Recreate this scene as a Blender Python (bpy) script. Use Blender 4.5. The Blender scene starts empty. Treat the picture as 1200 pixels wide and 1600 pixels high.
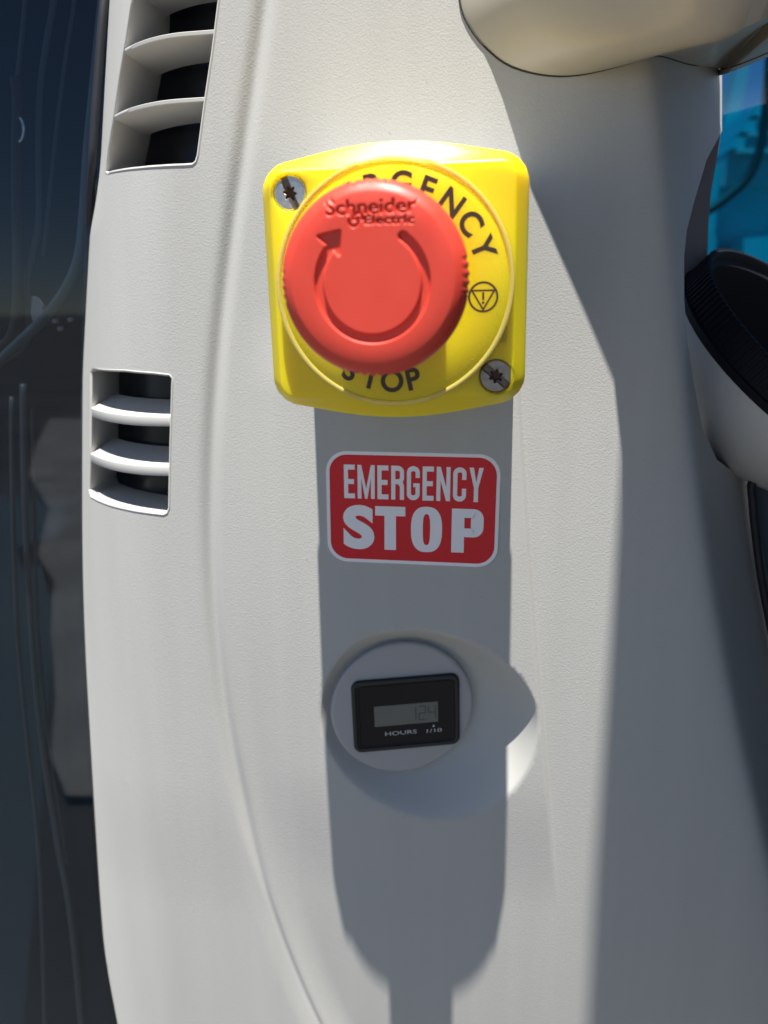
import bpy, bmesh, math, random
import numpy as np
from mathutils import Vector, Matrix
from mathutils.geometry import delaunay_2d_cdt

# ------------------------------------------------------------------ camera, world, sun, exposure
# working units: millimetres on the panel plane (x right, y into the panel, z up); 1 mm = 0.001 m
HZ = 1.40                                   # height of the panel origin above the ground, metres
FPX = 1200.0
_n = np.array([172, -330, 1200.0]); _n /= np.linalg.norm(_n)
_d = np.array([112, 4400, 1200.0]); _d -= _n*_d.dot(_n); _d /= np.linalg.norm(_d)
_Y, _Z = _n, -_d
_X = np.cross(_Y, _Z)
CAMM = np.stack([_X, _Y, _Z], 1)
CAMC = np.array([36.016, -248.4, 68.094])
SUN_EL, SUN_AZ = 77.4, 1.5                  # degrees; azimuth measured to the right of the panel normal
S = bpy.context.scene
cam = bpy.data.cameras.new('camera'); camo = bpy.data.objects.new('camera', cam)
S.collection.objects.link(camo); S.camera = camo
cam.sensor_fit = 'VERTICAL'; cam.sensor_height = 36.0; cam.lens = 27.0
cam.clip_start = 0.005; cam.clip_end = 3000
# camera axes in world: right, up, back
R = np.stack([CAMM.T @ np.array([1, 0, 0]), CAMM.T @ np.array([0, -1, 0]), CAMM.T @ np.array([0, 0, -1])], 1)
mw = Matrix([[*R[i], 0] for i in range(3)] + [[0, 0, 0, 1]])
mw.translation = Vector((CAMC[0]/1000, CAMC[1]/1000, CAMC[2]/1000 + HZ))
camo.matrix_world = mw
cam.dof.use_dof = True; cam.dof.focus_distance = 0.232; cam.dof.aperture_fstop = 12.5

w = bpy.data.worlds.new('World'); S.world = w; w.use_nodes = True
nt = w.node_tree
sky = nt.nodes.new('ShaderNodeTexSky'); sky.sky_type = 'NISHITA'; sky.sun_disc = False
sky.sun_elevation = math.radians(SUN_EL); sky.sun_rotation = math.radians(180 - SUN_AZ)
sky.air_density = 0.75; sky.dust_density = 0.15; sky.ozone_density = 1.5; sky.altitude = 1500
nt.links.new(sky.outputs[0], nt.nodes['Background'].inputs[0])
nt.nodes['Background'].inputs[1].default_value = 0.05
sl = bpy.data.lights.new('sun', 'SUN'); sl.energy = 5.0; sl.angle = math.radians(0.53); sl.color = (1.0, 0.965, 0.895)
so = bpy.data.objects.new('sun', sl); S.collection.objects.link(so)
sd = Vector((math.sin(math.radians(SUN_AZ))*math.cos(math.radians(SUN_EL)),
             -math.cos(math.radians(SUN_AZ))*math.cos(math.radians(SUN_EL)), math.sin(math.radians(SUN_EL))))
so.rotation_euler = sd.to_track_quat('Z', 'Y').to_euler(); so.location = (0, -1, 4)
S.view_settings.view_transform = 'Standard'; S.view_settings.look = 'None'
S.view_settings.exposure = 1.25
S.render.engine = 'CYCLES'
S.cycles.max_bounces = 8; S.cycles.diffuse_bounces = 5; S.cycles.transparent_max_bounces = 12
S.cycles.use_denoising = True

# ------------------------------------------------------------------ helpers
def ray(px, py):
    return CAMM.T @ np.array([px-600.0, py-800.0, FPX])
def at(px, py, y=0.0):
    r = ray(px, py); return CAMC + r*(y-CAMC[1])/r[1]
def at_plane(px, py, P, N):
    r = ray(px, py); return CAMC + r*(np.dot(P-CAMC, N)/np.dot(r, N))
def ss(a, b, x):
    t = np.clip((x-a)/(b-a), 0, 1); return t*t*(3-2*t)
def bell(x, s):
    return np.exp(-(x/s)**2)
def crom(pts, n=8, closed=False):
    P = [np.array(p, float) for p in pts]; out = []
    N = len(P)
    for i in range(N if closed else N-1):
        if closed: p0, p1, p2, p3 = P[i-1], P[i], P[(i+1) % N], P[(i+2) % N]
        else: p0, p1, p2, p3 = P[max(i-1, 0)], P[i], P[i+1], P[min(i+2, N-1)]
        for k in range(n):
            t = k/n
            out.append(0.5*((2*p1)+(-p0+p2)*t+(2*p0-5*p1+4*p2-p3)*t*t+(-p0+3*p1-3*p2+p3)*t**3))
    if not closed: out.append(P[-1])
    return out

col = S.collection
def thing(name, label, cat, loc_mm, group=None, kind=None):
    o = bpy.data.objects.new(name, None); col.objects.link(o)
    o.empty_display_size = 0.01
    o.location = (loc_mm[0]/1000, loc_mm[1]/1000, loc_mm[2]/1000+HZ)
    tag(o, label, cat, group, kind); return o
def tag(o, label=None, cat=None, group=None, kind=None):
    if label: o['label'] = label
    if cat: o['category'] = cat
    if group: o['group'] = group
    if kind: o['kind'] = kind
def wloc(o):
    p = np.zeros(3)
    while o is not None:
        p += np.array(o.location); o = o.parent
    return p
def mk(name, verts, faces, mat, parent=None, smooth=True, origin=None, sharp=None):
    """verts in millimetres in the panel frame"""
    V = np.array(verts, float)/1000.0; V[:, 2] += HZ
    o0 = wloc(parent) if parent is not None else np.zeros(3)
    if origin is not None:
        oo = np.array(origin, float)/1000.0; oo[2] += HZ
    else: oo = o0
    me = bpy.data.meshes.new(name)
    me.from_pydata((V-oo).tolist(), [], [tuple(int(i) for i in f) for f in faces])
    if smooth: me.shade_smooth()
    if sharp is not None:
        me.set_sharp_from_angle(angle=math.radians(sharp))
    me.materials.append(mat); me.update()
    o = bpy.data.objects.new(name, me); col.objects.link(o)
    o.location = tuple(oo-o0)
    if parent is not None: o.parent = parent
    return o
def loft(rings, closed=True, cap0=False, cap1=False, flip=False):
    """rings: list of equal length point lists"""
    n = len(rings[0]); V = [p for r in rings for p in r]; F = []
    for i in range(len(rings)-1):
        for j in range(n if closed else n-1):
            a, b = i*n+j, i*n+(j+1) % n
            f = (a, b, b+n, a+n); F.append(f[::-1] if flip else f)
    if cap0: F.append(tuple(range(n)) if flip else tuple(range(n))[::-1])
    if cap1:
        c = tuple(range((len(rings)-1)*n, len(rings)*n)); F.append(c[::-1] if flip else c)
    return V, F
def tube(pts, r, n=10, cap=True):
    pts = [np.array(p, float) for p in pts]; rings = []
    up = None
    for i, p in enumerate(pts):
        t = pts[min(i+1, len(pts)-1)]-pts[max(i-1, 0)]; t /= np.linalg.norm(t)
        if up is None:
            up = np.array([0, -1, 0]) if abs(t[1]) < .9 else np.array([1, 0, 0])
        a = np.cross(t, up); a /= np.linalg.norm(a); b = np.cross(a, t); up = b
        rr = r[i] if hasattr(r, '__len__') else r
        rings.append([p+rr*(math.cos(q)*a+math.sin(q)*b) for q in np.linspace(0, 2*math.pi, n, endpoint=False)])
    return loft(rings, cap0=cap, cap1=cap)
def frame(P, N, up=(0, 0, 1)):
    """local frame: u right, v up, w towards the viewer"""
    N = np.array(N, float); N /= np.linalg.norm(N); up = np.array(up, float)
    u = np.cross(up, N); u /= np.linalg.norm(u); v = np.cross(N, u)
    return np.array(P, float), u, v, N
def loc2w(fr, pts):
    P, u, v, N = fr
    return [P+u*p[0]+v*p[1]+N*p[2] for p in pts]
def rrect(w_, h_, r, n=6, cx=0, cy=0):
    out = []
    for (sx, sy, a0) in ((1, 1, 0), (-1, 1, 90), (-1, -1, 180), (1, -1, 270)):
        for k in range(n+1):
            a = math.radians(a0+90*k/n)
            out.append((cx+sx*(w_/2-r)+r*math.cos(a), cy+sy*(h_/2-r)+r*math.sin(a)))
    return out
def circ(r, n, cx=0, cy=0):
    return [(cx+r*math.cos(a), cy+r*math.sin(a)) for a in np.linspace(0, 2*math.pi, n, endpoint=False)]
def inside(poly, X, Y):
    poly = np.array(poly); x0, y0 = poly[:, 0], poly[:, 1]; x1, y1 = np.roll(x0, -1), np.roll(y0, -1)
    c = np.zeros(X.shape, bool)
    for a, b, d, e in zip(x0, y0, x1, y1):
        if b == e: continue
        m = ((b > Y) != (e > Y)) & (X < (d-a)*(Y-b)/(e-b)+a); c ^= m
    return c
def distpoly(poly, X, Y):
    poly = np.array(poly); D = np.full(X.shape, 1e9)
    for (a, b), (c, d) in zip(poly, np.roll(poly, -1, axis=0)):
        L = (c-a)**2+(d-b)**2+1e-12
        t = np.clip(((X-a)*(c-a)+(Y-b)*(d-b))/L, 0, 1)
        D = np.minimum(D, np.hypot(X-a-t*(c-a), Y-b-t*(d-b)))
    return D
def mesh2d(outer, holes, pts, mind=0.3):
    """triangulate an area with holes and given inner points"""
    pts = np.array(pts, float).reshape(-1, 2)
    if len(pts):
        keep = inside(outer, pts[:, 0], pts[:, 1])
        for h_ in holes: keep &= ~inside(h_, pts[:, 0], pts[:, 1])
        pts = pts[keep]
        for h_ in [outer]+list(holes):
            pts = pts[distpoly(h_, pts[:, 0], pts[:, 1]) > mind]
    V = []; E_ = []
    for L in [outer]+list(holes):
        b = len(V); V += [tuple(p) for p in L]; E_ += [(b+i, b+(i+1) % len(L)) for i in range(len(L))]
    V += [tuple(p) for p in pts]
    vo, eo, fo, *_ = delaunay_2d_cdt([Vector(v) for v in V], E_, [], 0, 1e-6)
    vo = np.array([tuple(v) for v in vo]); fo = np.array([tuple(f) for f in fo])
    c = vo[fo].mean(1)
    k = inside(outer, c[:, 0], c[:, 1])
    for h_ in holes: k &= ~inside(h_, c[:, 0], c[:, 1])
    return vo, fo[k]

# ------------------------------------------------------------------ materials
def mat(name, colr, rough=0.5, metal=0.0, spec=0.5, coat=0.0, trans=0.0, sub=0.0):
    m = bpy.data.materials.new(name); m.use_nodes = True
    b = m.node_tree.nodes['Principled BSDF']
    b.inputs['Base Color'].default_value = (*colr, 1); b.inputs['Roughness'].default_value = rough
    b.inputs['Metallic'].default_value = metal; b.inputs['Specular IOR Level'].default_value = spec
    b.inputs['Coat Weight'].default_value = coat; b.inputs['Transmission Weight'].default_value = trans
    if sub:
        b.inputs['Subsurface Weight'].default_value = sub
        b.inputs['Subsurface Radius'].default_value = (1, .75, .08) if colr[1] > .3 else (1, .35, .15); b.inputs['Subsurface Scale'].default_value = 0.011 if colr[1] > .3 else 0.0012
        b.inputs['Coat Roughness'].default_value = .34
    return m
def N(m, t, **kw):
    n = m.node_tree.nodes.new(t)
    for k, v in kw.items(): setattr(n, k, v)
    return n
def grain(m, scale, strength, dist, detail=2, second=None, colvar=None, roughvar=None):
    """fine relief from noise, faint colour variation, wear"""
    t = m.node_tree; b = t.nodes['Principled BSDF']
    tc = N(m, 'ShaderNodeNewGeometry')
    nz = N(m, 'ShaderNodeTexNoise'); nz.inputs['Scale'].default_value = scale; nz.inputs['Detail'].default_value = detail
    t.links.new(tc.outputs['Position'], nz.inputs['Vector'])
    hsrc = nz.outputs['Fac']
    if second:
        vo = N(m, 'ShaderNodeTexVoronoi', feature='SMOOTH_F1'); vo.inputs['Scale'].default_value = second
        t.links.new(tc.outputs['Position'], vo.inputs['Vector'])
        mx = N(m, 'ShaderNodeMath', operation='ADD'); t.links.new(nz.outputs['Fac'], mx.inputs[0]); t.links.new(vo.outputs['Distance'], mx.inputs[1])
        hsrc = mx.outputs[0]
    bp = N(m, 'ShaderNodeBump'); bp.inputs['Strength'].default_value = strength; bp.inputs['Distance'].default_value = dist
    t.links.new(hsrc, bp.inputs['Height']); t.links.new(bp.outputs[0], b.inputs['Normal'])
    if colvar:
        n2 = N(m, 'ShaderNodeTexNoise'); n2.inputs['Scale'].default_value = colvar[0]; n2.inputs['Detail'].default_value = 5
        t.links.new(tc.outputs['Position'], n2.inputs['Vector'])
        base = list(b.inputs['Base Color'].default_value)[:3]
        mr = N(m, 'ShaderNodeMix', data_type='RGBA')
        mr.inputs['A'].default_value = (*[c*(1-colvar[1]) for c in base], 1)
        mr.inputs['B'].default_value = (*[min(1, c*(1+colvar[1])) for c in base], 1)
        t.links.new(n2.outputs['Fac'], mr.inputs['Factor']); t.links.new(mr.outputs['Result'], b.inputs['Base Color'])
    if roughvar:
        n3 = N(m, 'ShaderNodeTexNoise'); n3.inputs['Scale'].default_value = roughvar[0]; n3.inputs['Detail'].default_value = 4
        t.links.new(tc.outputs['Position'], n3.inputs['Vector'])
        mp = N(m, 'ShaderNodeMapRange'); mp.inputs[1].default_value = .3; mp.inputs[2].default_value = .7
        mp.inputs[3].default_value = roughvar[1]; mp.inputs[4].default_value = roughvar[2]
        t.links.new(n3.outputs['Fac'], mp.inputs[0]); t.links.new(mp.outputs[0], b.inputs['Roughness'])
    return m
M = {}
M['shell'] = grain(mat('grey_textured_plastic', (.47, .465, .445), .55, spec=.45), 2500, .50, .000070, 2, second=1700, colvar=(14, .035))
def wear(m, streak=.04, speck=.25):
    t = m.node_tree; b = t.nodes['Principled BSDF']; src = b.inputs['Base Color'].links[0].from_socket
    g_ = N(m, 'ShaderNodeNewGeometry'); mp = N(m, 'ShaderNodeMapping'); mp.inputs['Scale'].default_value = (90, 20, 5)
    t.links.new(g_.outputs['Position'], mp.inputs[0])
    n1 = N(m, 'ShaderNodeTexNoise'); n1.inputs['Scale'].default_value = 1.0; n1.inputs['Detail'].default_value = 4; t.links.new(mp.outputs[0], n1.inputs['Vector'])
    r1 = N(m, 'ShaderNodeMapRange'); r1.inputs[1].default_value = .35; r1.inputs[2].default_value = .7; r1.inputs[3].default_value = 1-streak; r1.inputs[4].default_value = 1+streak
    t.links.new(n1.outputs['Fac'], r1.inputs[0])
    n2 = N(m, 'ShaderNodeTexVoronoi'); n2.inputs['Scale'].default_value = 85; n2.inputs['Randomness'].default_value = 1; t.links.new(g_.outputs['Position'], n2.inputs['Vector'])
    r2 = N(m, 'ShaderNodeMapRange'); r2.inputs[1].default_value = .018; r2.inputs[2].default_value = .035; r2.inputs[3].default_value = 1-speck; r2.inputs[4].default_value = 1
    t.links.new(n2.outputs['Distance'], r2.inputs[0])
    mu = N(m, 'ShaderNodeMath', operation='MULTIPLY'); t.links.new(r1.outputs[0], mu.inputs[0]); t.links.new(r2.outputs[0], mu.inputs[1])
    vm = N(m, 'ShaderNodeVectorMath', operation='SCALE'); t.links.new(src, vm.inputs[0]); t.links.new(mu.outputs[0], vm.inputs['Scale'])
    t.links.new(vm.outputs[0], b.inputs['Base Color'])
wear(M['shell'], .022, .22)
M['recess'] = grain(mat('smooth_recess_plastic', (.49, .485, .46), .48), 2500, .15, .00005, 1, colvar=(14, .03))
M['base_grey'] = grain(mat('light_grey_base_plastic', (.50, .50, .49), .5), 2500, .12, .00005, 1)
M['smooth_grey'] = grain(mat('smooth_grey_plastic', (.50, .49, .465), .42), 2500, .12, .00006, 1, colvar=(20, .03))
M['arm'] = grain(mat('beige_painted_arm', (.42, .39, .325), .46, coat=.05), 2200, .10, .00005, 1, colvar=(18, .05), roughvar=(60, .38, .52))
M['disc_grey'] = grain(mat('meter_disc_plastic', (.42, .415, .42), .38), 2500, .1, .00005, 1, colvar=(60, .03))
M['yellow'] = grain(mat('yellow_plastic', (.86, .645, .002), .36, spec=.5, coat=.12, sub=.7), 1800, .05, .00005, 1, colvar=(60, .02), roughvar=(120, .36, .50))
M['ring'] = grain(mat('clear_yellow_ring', (1.0, .88, .22), .22, coat=.4, trans=.55), 2500, .25, .00005, 2)
M['plate'] = grain(mat('legend_plate_yellow', (.86, .66, .004), .34, coat=.1, sub=.7), 3000, .12, .00004, 2, roughvar=(150, .22, .42))
M['ink'] = mat('dark_print', (.045, .030, .012), .45)
M['red'] = grain(mat('red_plastic', (.70, .058, .032), .52, sub=.12), 1300, .10, .00006, 2, colvar=(90, .05), roughvar=(170, .36, .56))
M['steel'] = grain(mat('screw_steel', (.55, .53, .50), .34, metal=1), 5000, .4, .00003, 3, roughvar=(900, .25, .5))
M['dirty'] = mat('screw_recess_dirt', (.09, .055, .03), .7)
M['sticker_white'] = mat('sticker_white_vinyl', (.92, .92, .94), .25, coat=.3)
M['sticker_red'] = grain(mat('sticker_red_vinyl', (.72, .004, .018), .24, spec=.4, coat=.2), 420, .7, .00022, 3)
M['sticker_text'] = grain(mat('sticker_white_print', (.92, .91, .94), .22, coat=.5), 420, .7, .00022, 3)
M['slot'] = mat('screw_slot_metal', (.16, .13, .11), .45, metal=.7)
M['steel_dark'] = grain(mat('tarnished_screw', (.30, .27, .25), .40, metal=1), 5000, .5, .00003, 3, roughvar=(900, .3, .6))
M['black'] = mat('black_plastic', (.010, .011, .014), .35)
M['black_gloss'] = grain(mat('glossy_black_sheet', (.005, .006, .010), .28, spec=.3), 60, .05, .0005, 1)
M['rubber'] = grain(mat('black_rubber', (.014, .016, .022), .55), 1500, .2, .0001, 2)
M['cap'] = grain(mat('black_cap_plastic', (.006, .007, .011), .65, spec=.18), 1500, .2, .00008, 2)
M['lcd'] = mat('lcd_grey_green', (.16, .165, .145), .35)
M['segment'] = mat('lcd_dark_segment', (.055, .055, .05), .4)
M['print_white'] = mat('white_print', (.62, .62, .64), .4)
M['screen'] = mat('meter_black_face', (.004, .005, .009), .10, spec=.3)
M['navy'] = grain(mat('dark_navy_trim', (.008, .022, .036), .8, spec=.1), 200, .1, .0003, 2, colvar=(9, .35))
M['navy_trim'] = mat('dark_blue_grey_strip', (.050, .070, .085), .45)
M['chrome'] = mat('chrome', (.7, .7, .68), .15, metal=1)
M['lens'] = mat('grey_lens', (.16, .17, .20), .3)
M['teal'] = grain(mat('teal_machine_paint', (.012, .34, .37), .35, coat=.3), 30, .05, .001, 2, colvar=(3, .15))
M['hose'] = mat('dark_hose_rubber', (.006, .014, .014), .5)
M['edge_grey'] = mat('worn_grey_edge', (.35, .37, .38), .5)
M['ground'] = grain(mat('dusty_ground', (.070, .068, .064), .9), 6, .5, .01, 6, colvar=(.55, .75))
def glass(name, tint, ior=1.5, rough=0.0):
    m = bpy.data.materials.new(name); m.use_nodes = True; t = m.node_tree
    t.nodes.remove(t.nodes['Principled BSDF'])
    tr = N(m, 'ShaderNodeBsdfTransparent'); tr.inputs[0].default_value = (*tint, 1)
    gl = N(m, 'ShaderNodeBsdfGlossy'); gl.inputs['Roughness'].default_value = rough
    ge = N(m, 'ShaderNodeNewGeometry'); dt_ = N(m, 'ShaderNodeVectorMath', operation='DOT_PRODUCT')
    t.links.new(ge.outputs['Incoming'], dt_.inputs[0]); t.links.new(ge.outputs['Normal'], dt_.inputs[1])
    ab = N(m, 'ShaderNodeMath', operation='ABSOLUTE'); t.links.new(dt_.outputs['Value'], ab.inputs[0])
    om = N(m, 'ShaderNodeMath', operation='SUBTRACT'); om.inputs[0].default_value = 1.0; t.links.new(ab.outputs[0], om.inputs[1])
    pw = N(m, 'ShaderNodeMath', operation='POWER'); t.links.new(om.outputs[0], pw.inputs[0]); pw.inputs[1].default_value = 5
    r0 = ((ior-1)/(ior+1))**2
    fr = N(m, 'ShaderNodeMath', operation='MULTIPLY_ADD'); t.links.new(pw.outputs[0], fr.inputs[0]); fr.inputs[1].default_value = 1-r0; fr.inputs[2].default_value = r0
    mx = N(m, 'ShaderNodeMixShader')
    t.links.new(fr.outputs[0], mx.inputs[0]); t.links.new(tr.outputs[0], mx.inputs[1]); t.links.new(gl.outputs[0], mx.inputs[2])
    t.links.new(mx.outputs[0], t.nodes['Material Output'].inputs['Surface'])
    return m
M['glass_dark'] = glass('dark_tinted_glass', (.72, .76, .80), 1.45, .02)
M['glass_teal'] = glass('teal_tinted_glass', (.12, .56, .74), 1.4, .02)
M['clear'] = glass('clear_cover', (.95, .95, .95), 1.45, .02)

# ------------------------------------------------------------------ ground (structure)
g = 60.0
go = bpy.data.meshes.new('ground')
go.from_pydata([(-400, -400, 0), (400, -400, 0), (400, 400, 0), (-400, 400, 0)], [], [(0, 1, 2, 3)])
go.materials.append(M['ground']); gob = bpy.data.objects.new('ground', go); col.objects.link(gob)
tag(gob, 'dusty dark ground in front of the machine', None, kind='structure')
# unseen slab added, shaped to mirror as the grey patch in the cab window
sv = [(-6.1, -9.6), (-4.9, -7.3), (-4.15, -6.0), (-3.3, -4.9), (-2.72, -3.8), (-2.35, -3.35), (-1.98, -2.7), (-1.62, -2.12), (-1.42, -1.75), (-1.25, -1.55), (-.95, -1.58), (-1.5, -2.7), (-2.4, -4.9), (-4.6, -9.6)]
sm_ = bpy.data.meshes.new('reflection_slab'); k_ = len(sv)
sm_.from_pydata([(x, y, .03) for x, y in sv]+[(x, y, -.02) for x, y in sv], [], [tuple(range(k_))]+[(i, i+k_, (i+1) % k_+k_, (i+1) % k_) for i in range(k_)])
M['slab'] = grain(mat('pale_slab', (.28, .285, .285), .9), 9, .6, .01, 6, colvar=(2.2, .55))
sm_.materials.append(M['slab']); slb = bpy.data.objects.new('reflection_slab', sm_); col.objects.link(slb)
tag(slb, 'unseen pale slab added for the grey patch mirrored in the cab window', None, kind='structure')

# ------------------------------------------------------------------ relief of the moulded cover
def curve_fn(px, deg=5):
    P = np.array([at(*p) for p in px]); zc = P[:, 2].mean(); zs = 200.0
    c = np.polyfit((P[:, 2]-zc)/zs, P[:, 0], deg); lo, hi = P[:, 2].min()-20, P[:, 2].max()+20
    return lambda z: np.polyval(c, (np.clip(z, lo, hi)-zc)/zs)
x_crease = curve_fn([(412, 0), (394, 130), (372, 280), (352, 430), (335, 620), (328, 760), (330, 900), (342, 1050), (365, 1200), (398, 1340), (438, 1470), (490, 1600)])
x_ridge = curve_fn([(808, 560), (813, 650), (820, 800), (834, 960), (847, 1110), (855, 1250), (870, 1400)], 3)
x_edge = curve_fn([(1026, 60), (1036, 200), (1058, 400), (1067, 470), (1077, 600), (1087, 720), (1108, 870), (1142, 1050), (1172, 1200), (1205, 1340), (1240, 1480)], 4)
DC = at(629, 1108, 7.0)                                     # centre of the meter disc
DR = 26.8
_rb = [(503, 1100), (522, 1040), (560, 1000), (620, 985), (700, 992), (770, 1022), (820, 1066), (842, 1110), (836, 1170), (802, 1235), (750, 1273), (690, 1285), (620, 1268), (560, 1233), (522, 1185), (505, 1140)]
_rp = np.array([at(*p) for p in _rb]); _ra = np.arctan2(_rp[:, 2]-DC[2], _rp[:, 0]-DC[0]); _rr = np.hypot(_rp[:, 2]-DC[2], _rp[:, 0]-DC[0])
_o = np.argsort(_ra); _ra, _rr = _ra[_o], _rr[_o]
_ta = np.linspace(-math.pi, math.pi, 361); _tr = np.interp(_ta, np.r_[_ra-2*math.pi, _ra, _ra+2*math.pi], np.r_[_rr, _rr, _rr])
_k = np.exp(-(np.arange(-14, 15)/7.0)**2); _k /= _k.sum()
_tr = np.convolve(np.r_[_tr[:-1][-30:], _tr, _tr[1:][:30]], _k, 'same')[30:-30]
TILT = math.radians(14)
PB = np.poly1d(np.polyfit(np.array([-2.6, -2.0, -1.2, -.5, .2, 1.1, 1.6, 2.15]), [-104, -95, -84, -80, -76, -62, -53, -42], 4))
PCF = np.poly1d(np.polyfit(np.array([-2.6, -2.0, -1.2, -.5, .2, 1.1, 1.6, 2.15]), [.0055, .0062, .0080, .011, .0140, .0163, .0168, .0168], 3))
def h(x, z):
    x = np.asarray(x, float); z = np.asarray(z, float)
    xc, xe, xr = x_crease(z), x_edge(z), x_ridge(z)
    y = z*z*np.where(z < 0, 5.0e-5+9e-5*ss(-10, 14, x-xc), 3.5e-5)                     # the face leans back towards both ends
    # moulded groove between the face and the outer band
    d = x-xc
    low = ss(-110, -175, z)
    sg = 2.7-1.2*low
    y = y+(1.7-1.4*low)*bell(d, sg)
    y = y+ss(1.4, -1.4, d)*(.85*low)
    # outer band rolls back to its edge
    s = np.maximum(0, PB(z/100)-x)
    c_ = np.clip(PCF(z/100), .004, .018)
    y = y+c_*s*s
    s2 = np.maximum(0, np.interp(z, [90, 190], [-92, -80])-x); y = y+.009*s2*s2*ss(95, 125, z)
    # low rib line at the right of the meter strip
    amp = 1.35*ss(70, 40, z)*ss(-160, -100, z)
    y = y-amp*ss(xr+1.1, xr-.9, x)*ss(xc+4, xc+30, x)
    # side face
    t = x-xe
    m = 1.95
    y = y+m*(np.sqrt((t+0)**2+9.0)+t)/2
    # scooped recess round the hour meter
    a = np.arctan2(z-DC[2], x-DC[0]); r = np.hypot(z-DC[2], x-DC[0])
    Rb = np.interp(a, _ta, _tr)
    floor = DC[1]+3.2+(x-DC[0])*math.tan(TILT)
    r0 = DR+.3
    q = np.clip((r-r0)/np.maximum(Rb-r0, 1.5), 0, 1)
    wgt = 1-(q*.72+.28*(q*q*(3-2*q)))
    wgt = np.where(q >= 1, 0, wgt)
    y = y*(1-wgt)+np.maximum(floor, 1.0)*wgt
    return y
def surf(px, py):
    r = ray(px, py)
    ys = np.arange(-12, 140, .25)
    P = CAMC[None]+r[None]*((ys-CAMC[1])/r[1])[:, None]
    f_ = ys-h(P[:, 0], P[:, 2])
    i = np.argmax(f_ > 0)
    if not (f_ > 0).any():
        k = int(np.argmax(f_)); return P[k]
    i = max(i, 1)
    t = f_[i-1]/(f_[i-1]-f_[i]+1e-12); y = ys[i-1]+.25*np.clip(t, 0, 1)
    return CAMC+r*(y-CAMC[1])/r[1]

cover = thing('cover_panel', 'light grey textured plastic cover panel with louvred vents behind the stop button', 'cover panel', (0, 0, -240))
# outline
left = [(168, -70), (158, 0), (150, 100), (143, 200), (138, 300), (134, 400), (131, 500), (129, 650), (129, 850), (133, 1000), (141, 1150), (150, 1300), (158, 1420), (166, 1500), (184, 1600), (200, 1680)]
left = [surf(*p) for p in crom(left, 4)]
right = [(1126, 60), (1128, 112), (1128, 205), (1104, 250), (1086, 310), (1073, 360), (1069, 400), (1069, 468), (1075, 540), (1084, 600), (1098, 670), (1120, 718), (1150, 740), (1177, 752), (1181, 830), (1192, 900), (1203, 960)]
right = [surf(*p) for p in right]
zlow = -262
outer = [(p[0], p[2]) for p in left]
outer += [(outer[-1][0]+3, zlow)]
outer += [(x, zlow) for x in (-60, 0, 60, 120)]
outer += [(170, zlow), (170, right[-1][2]-60), (right[-1][0]+8, right[-1][2]-8)]
outer += [(p[0], p[2]) for p in right[::-1]]
outer += [(right[0][0]+1, 215), (60, 215), (0, 215), (outer[0][0]+3, 215)]
# densify
def dens(L, step):
    out = []
    for a, b in zip(L, L[1:]+L[:1]):
        a, b = np.array(a), np.array(b); k = max(1, int(np.linalg.norm(b-a)/step))
        out += [tuple(a+(b-a)*i/k) for i in range(k)]
    return out
outer = dens(outer, 2.0)
upper = [(207, -75), (205, 0), (196, 60), (186, 120), (176, 190), (168, 240), (165, 268), (168, 272), (185, 268), (215, 264), (250, 261), (290, 259), (301, 258), (307, 253), (310, 243), (321, 160), (333, 80), (343, 0), (350, -75)]
lower = [(146, 575), (142, 580), (142, 620), (141, 700), (139, 765), (142, 777), (160, 786), (195, 796), (230, 802), (256, 805), (262, 802), (265, 795), (267, 700), (270, 600), (270, 591), (265, 585), (240, 582), (195, 578)]
def loop(L):
    L = [surf(*p) for p in L]; L = [(p[0], p[2]) for p in L]; return dens(L, 1.5)
upv, lov = loop(upper), loop(lower)
GX, GZ = np.meshgrid(np.arange(-175, 172, 1.25), np.arange(-262, 216, 1.25))
GX = GX+(np.arange(GX.shape[0]) % 2)[:, None]*.6
pts = np.stack([GX.ravel(), GZ.ravel()], 1)
# extra density round the groove, the rib, the side edge and the recess
ex = []
for zz in np.arange(-262, 216, 1.2):
    for fn, offs in ((x_crease, np.arange(-5.6, 5.7, .5)), (x_ridge, np.arange(-2.2, 2.3, .45)), (x_edge, np.arange(-6, 7, .8))):
        xx = float(fn(zz)); ex += [(xx+o_, zz+.31) for o_ in offs]
for aa in np.linspace(-math.pi, math.pi, 240, endpoint=False):
    Rb = np.interp(aa, _ta, _tr)
    for q in np.linspace(-.02, 1.0, 26):
        rr = DR+.3+(Rb-DR-.3)*q; ex.append((DC[0]+rr*math.cos(aa)+.003, DC[2]+rr*math.sin(aa)))
ex = np.array(ex)
# drop grid points that fall in the dense zones
near = (np.abs(pts[:, 0]-x_crease(pts[:, 1])) < 6) | (np.abs(pts[:, 0]-x_edge(pts[:, 1])) < 6.5) | (np.abs(pts[:, 0]-x_ridge(pts[:, 1])) < 2.5)
ra = np.hypot(pts[:, 0]-DC[0], pts[:, 1]-DC[2]); Rb = np.interp(np.arctan2(pts[:, 1]-DC[2], pts[:, 0]-DC[0]), _ta, _tr)
near |= (ra < Rb+.9)
ra2 = np.hypot(ex[:, 0]-DC[0], ex[:, 1]-DC[2]); Rb2 = np.interp(np.arctan2(ex[:, 1]-DC[2], ex[:, 0]-DC[0]), _ta, _tr)
isrec = np.arange(len(ex)) >= len(ex)-240*26
ex = ex[isrec | (ra2 > Rb2+.5)]
pts = np.vstack([pts[~near], ex])
vo, fo = mesh2d(outer, [upv, lov], pts, .45)
V3 = np.stack([vo[:, 0], h(vo[:, 0], vo[:, 1]), vo[:, 1]], 1)
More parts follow.
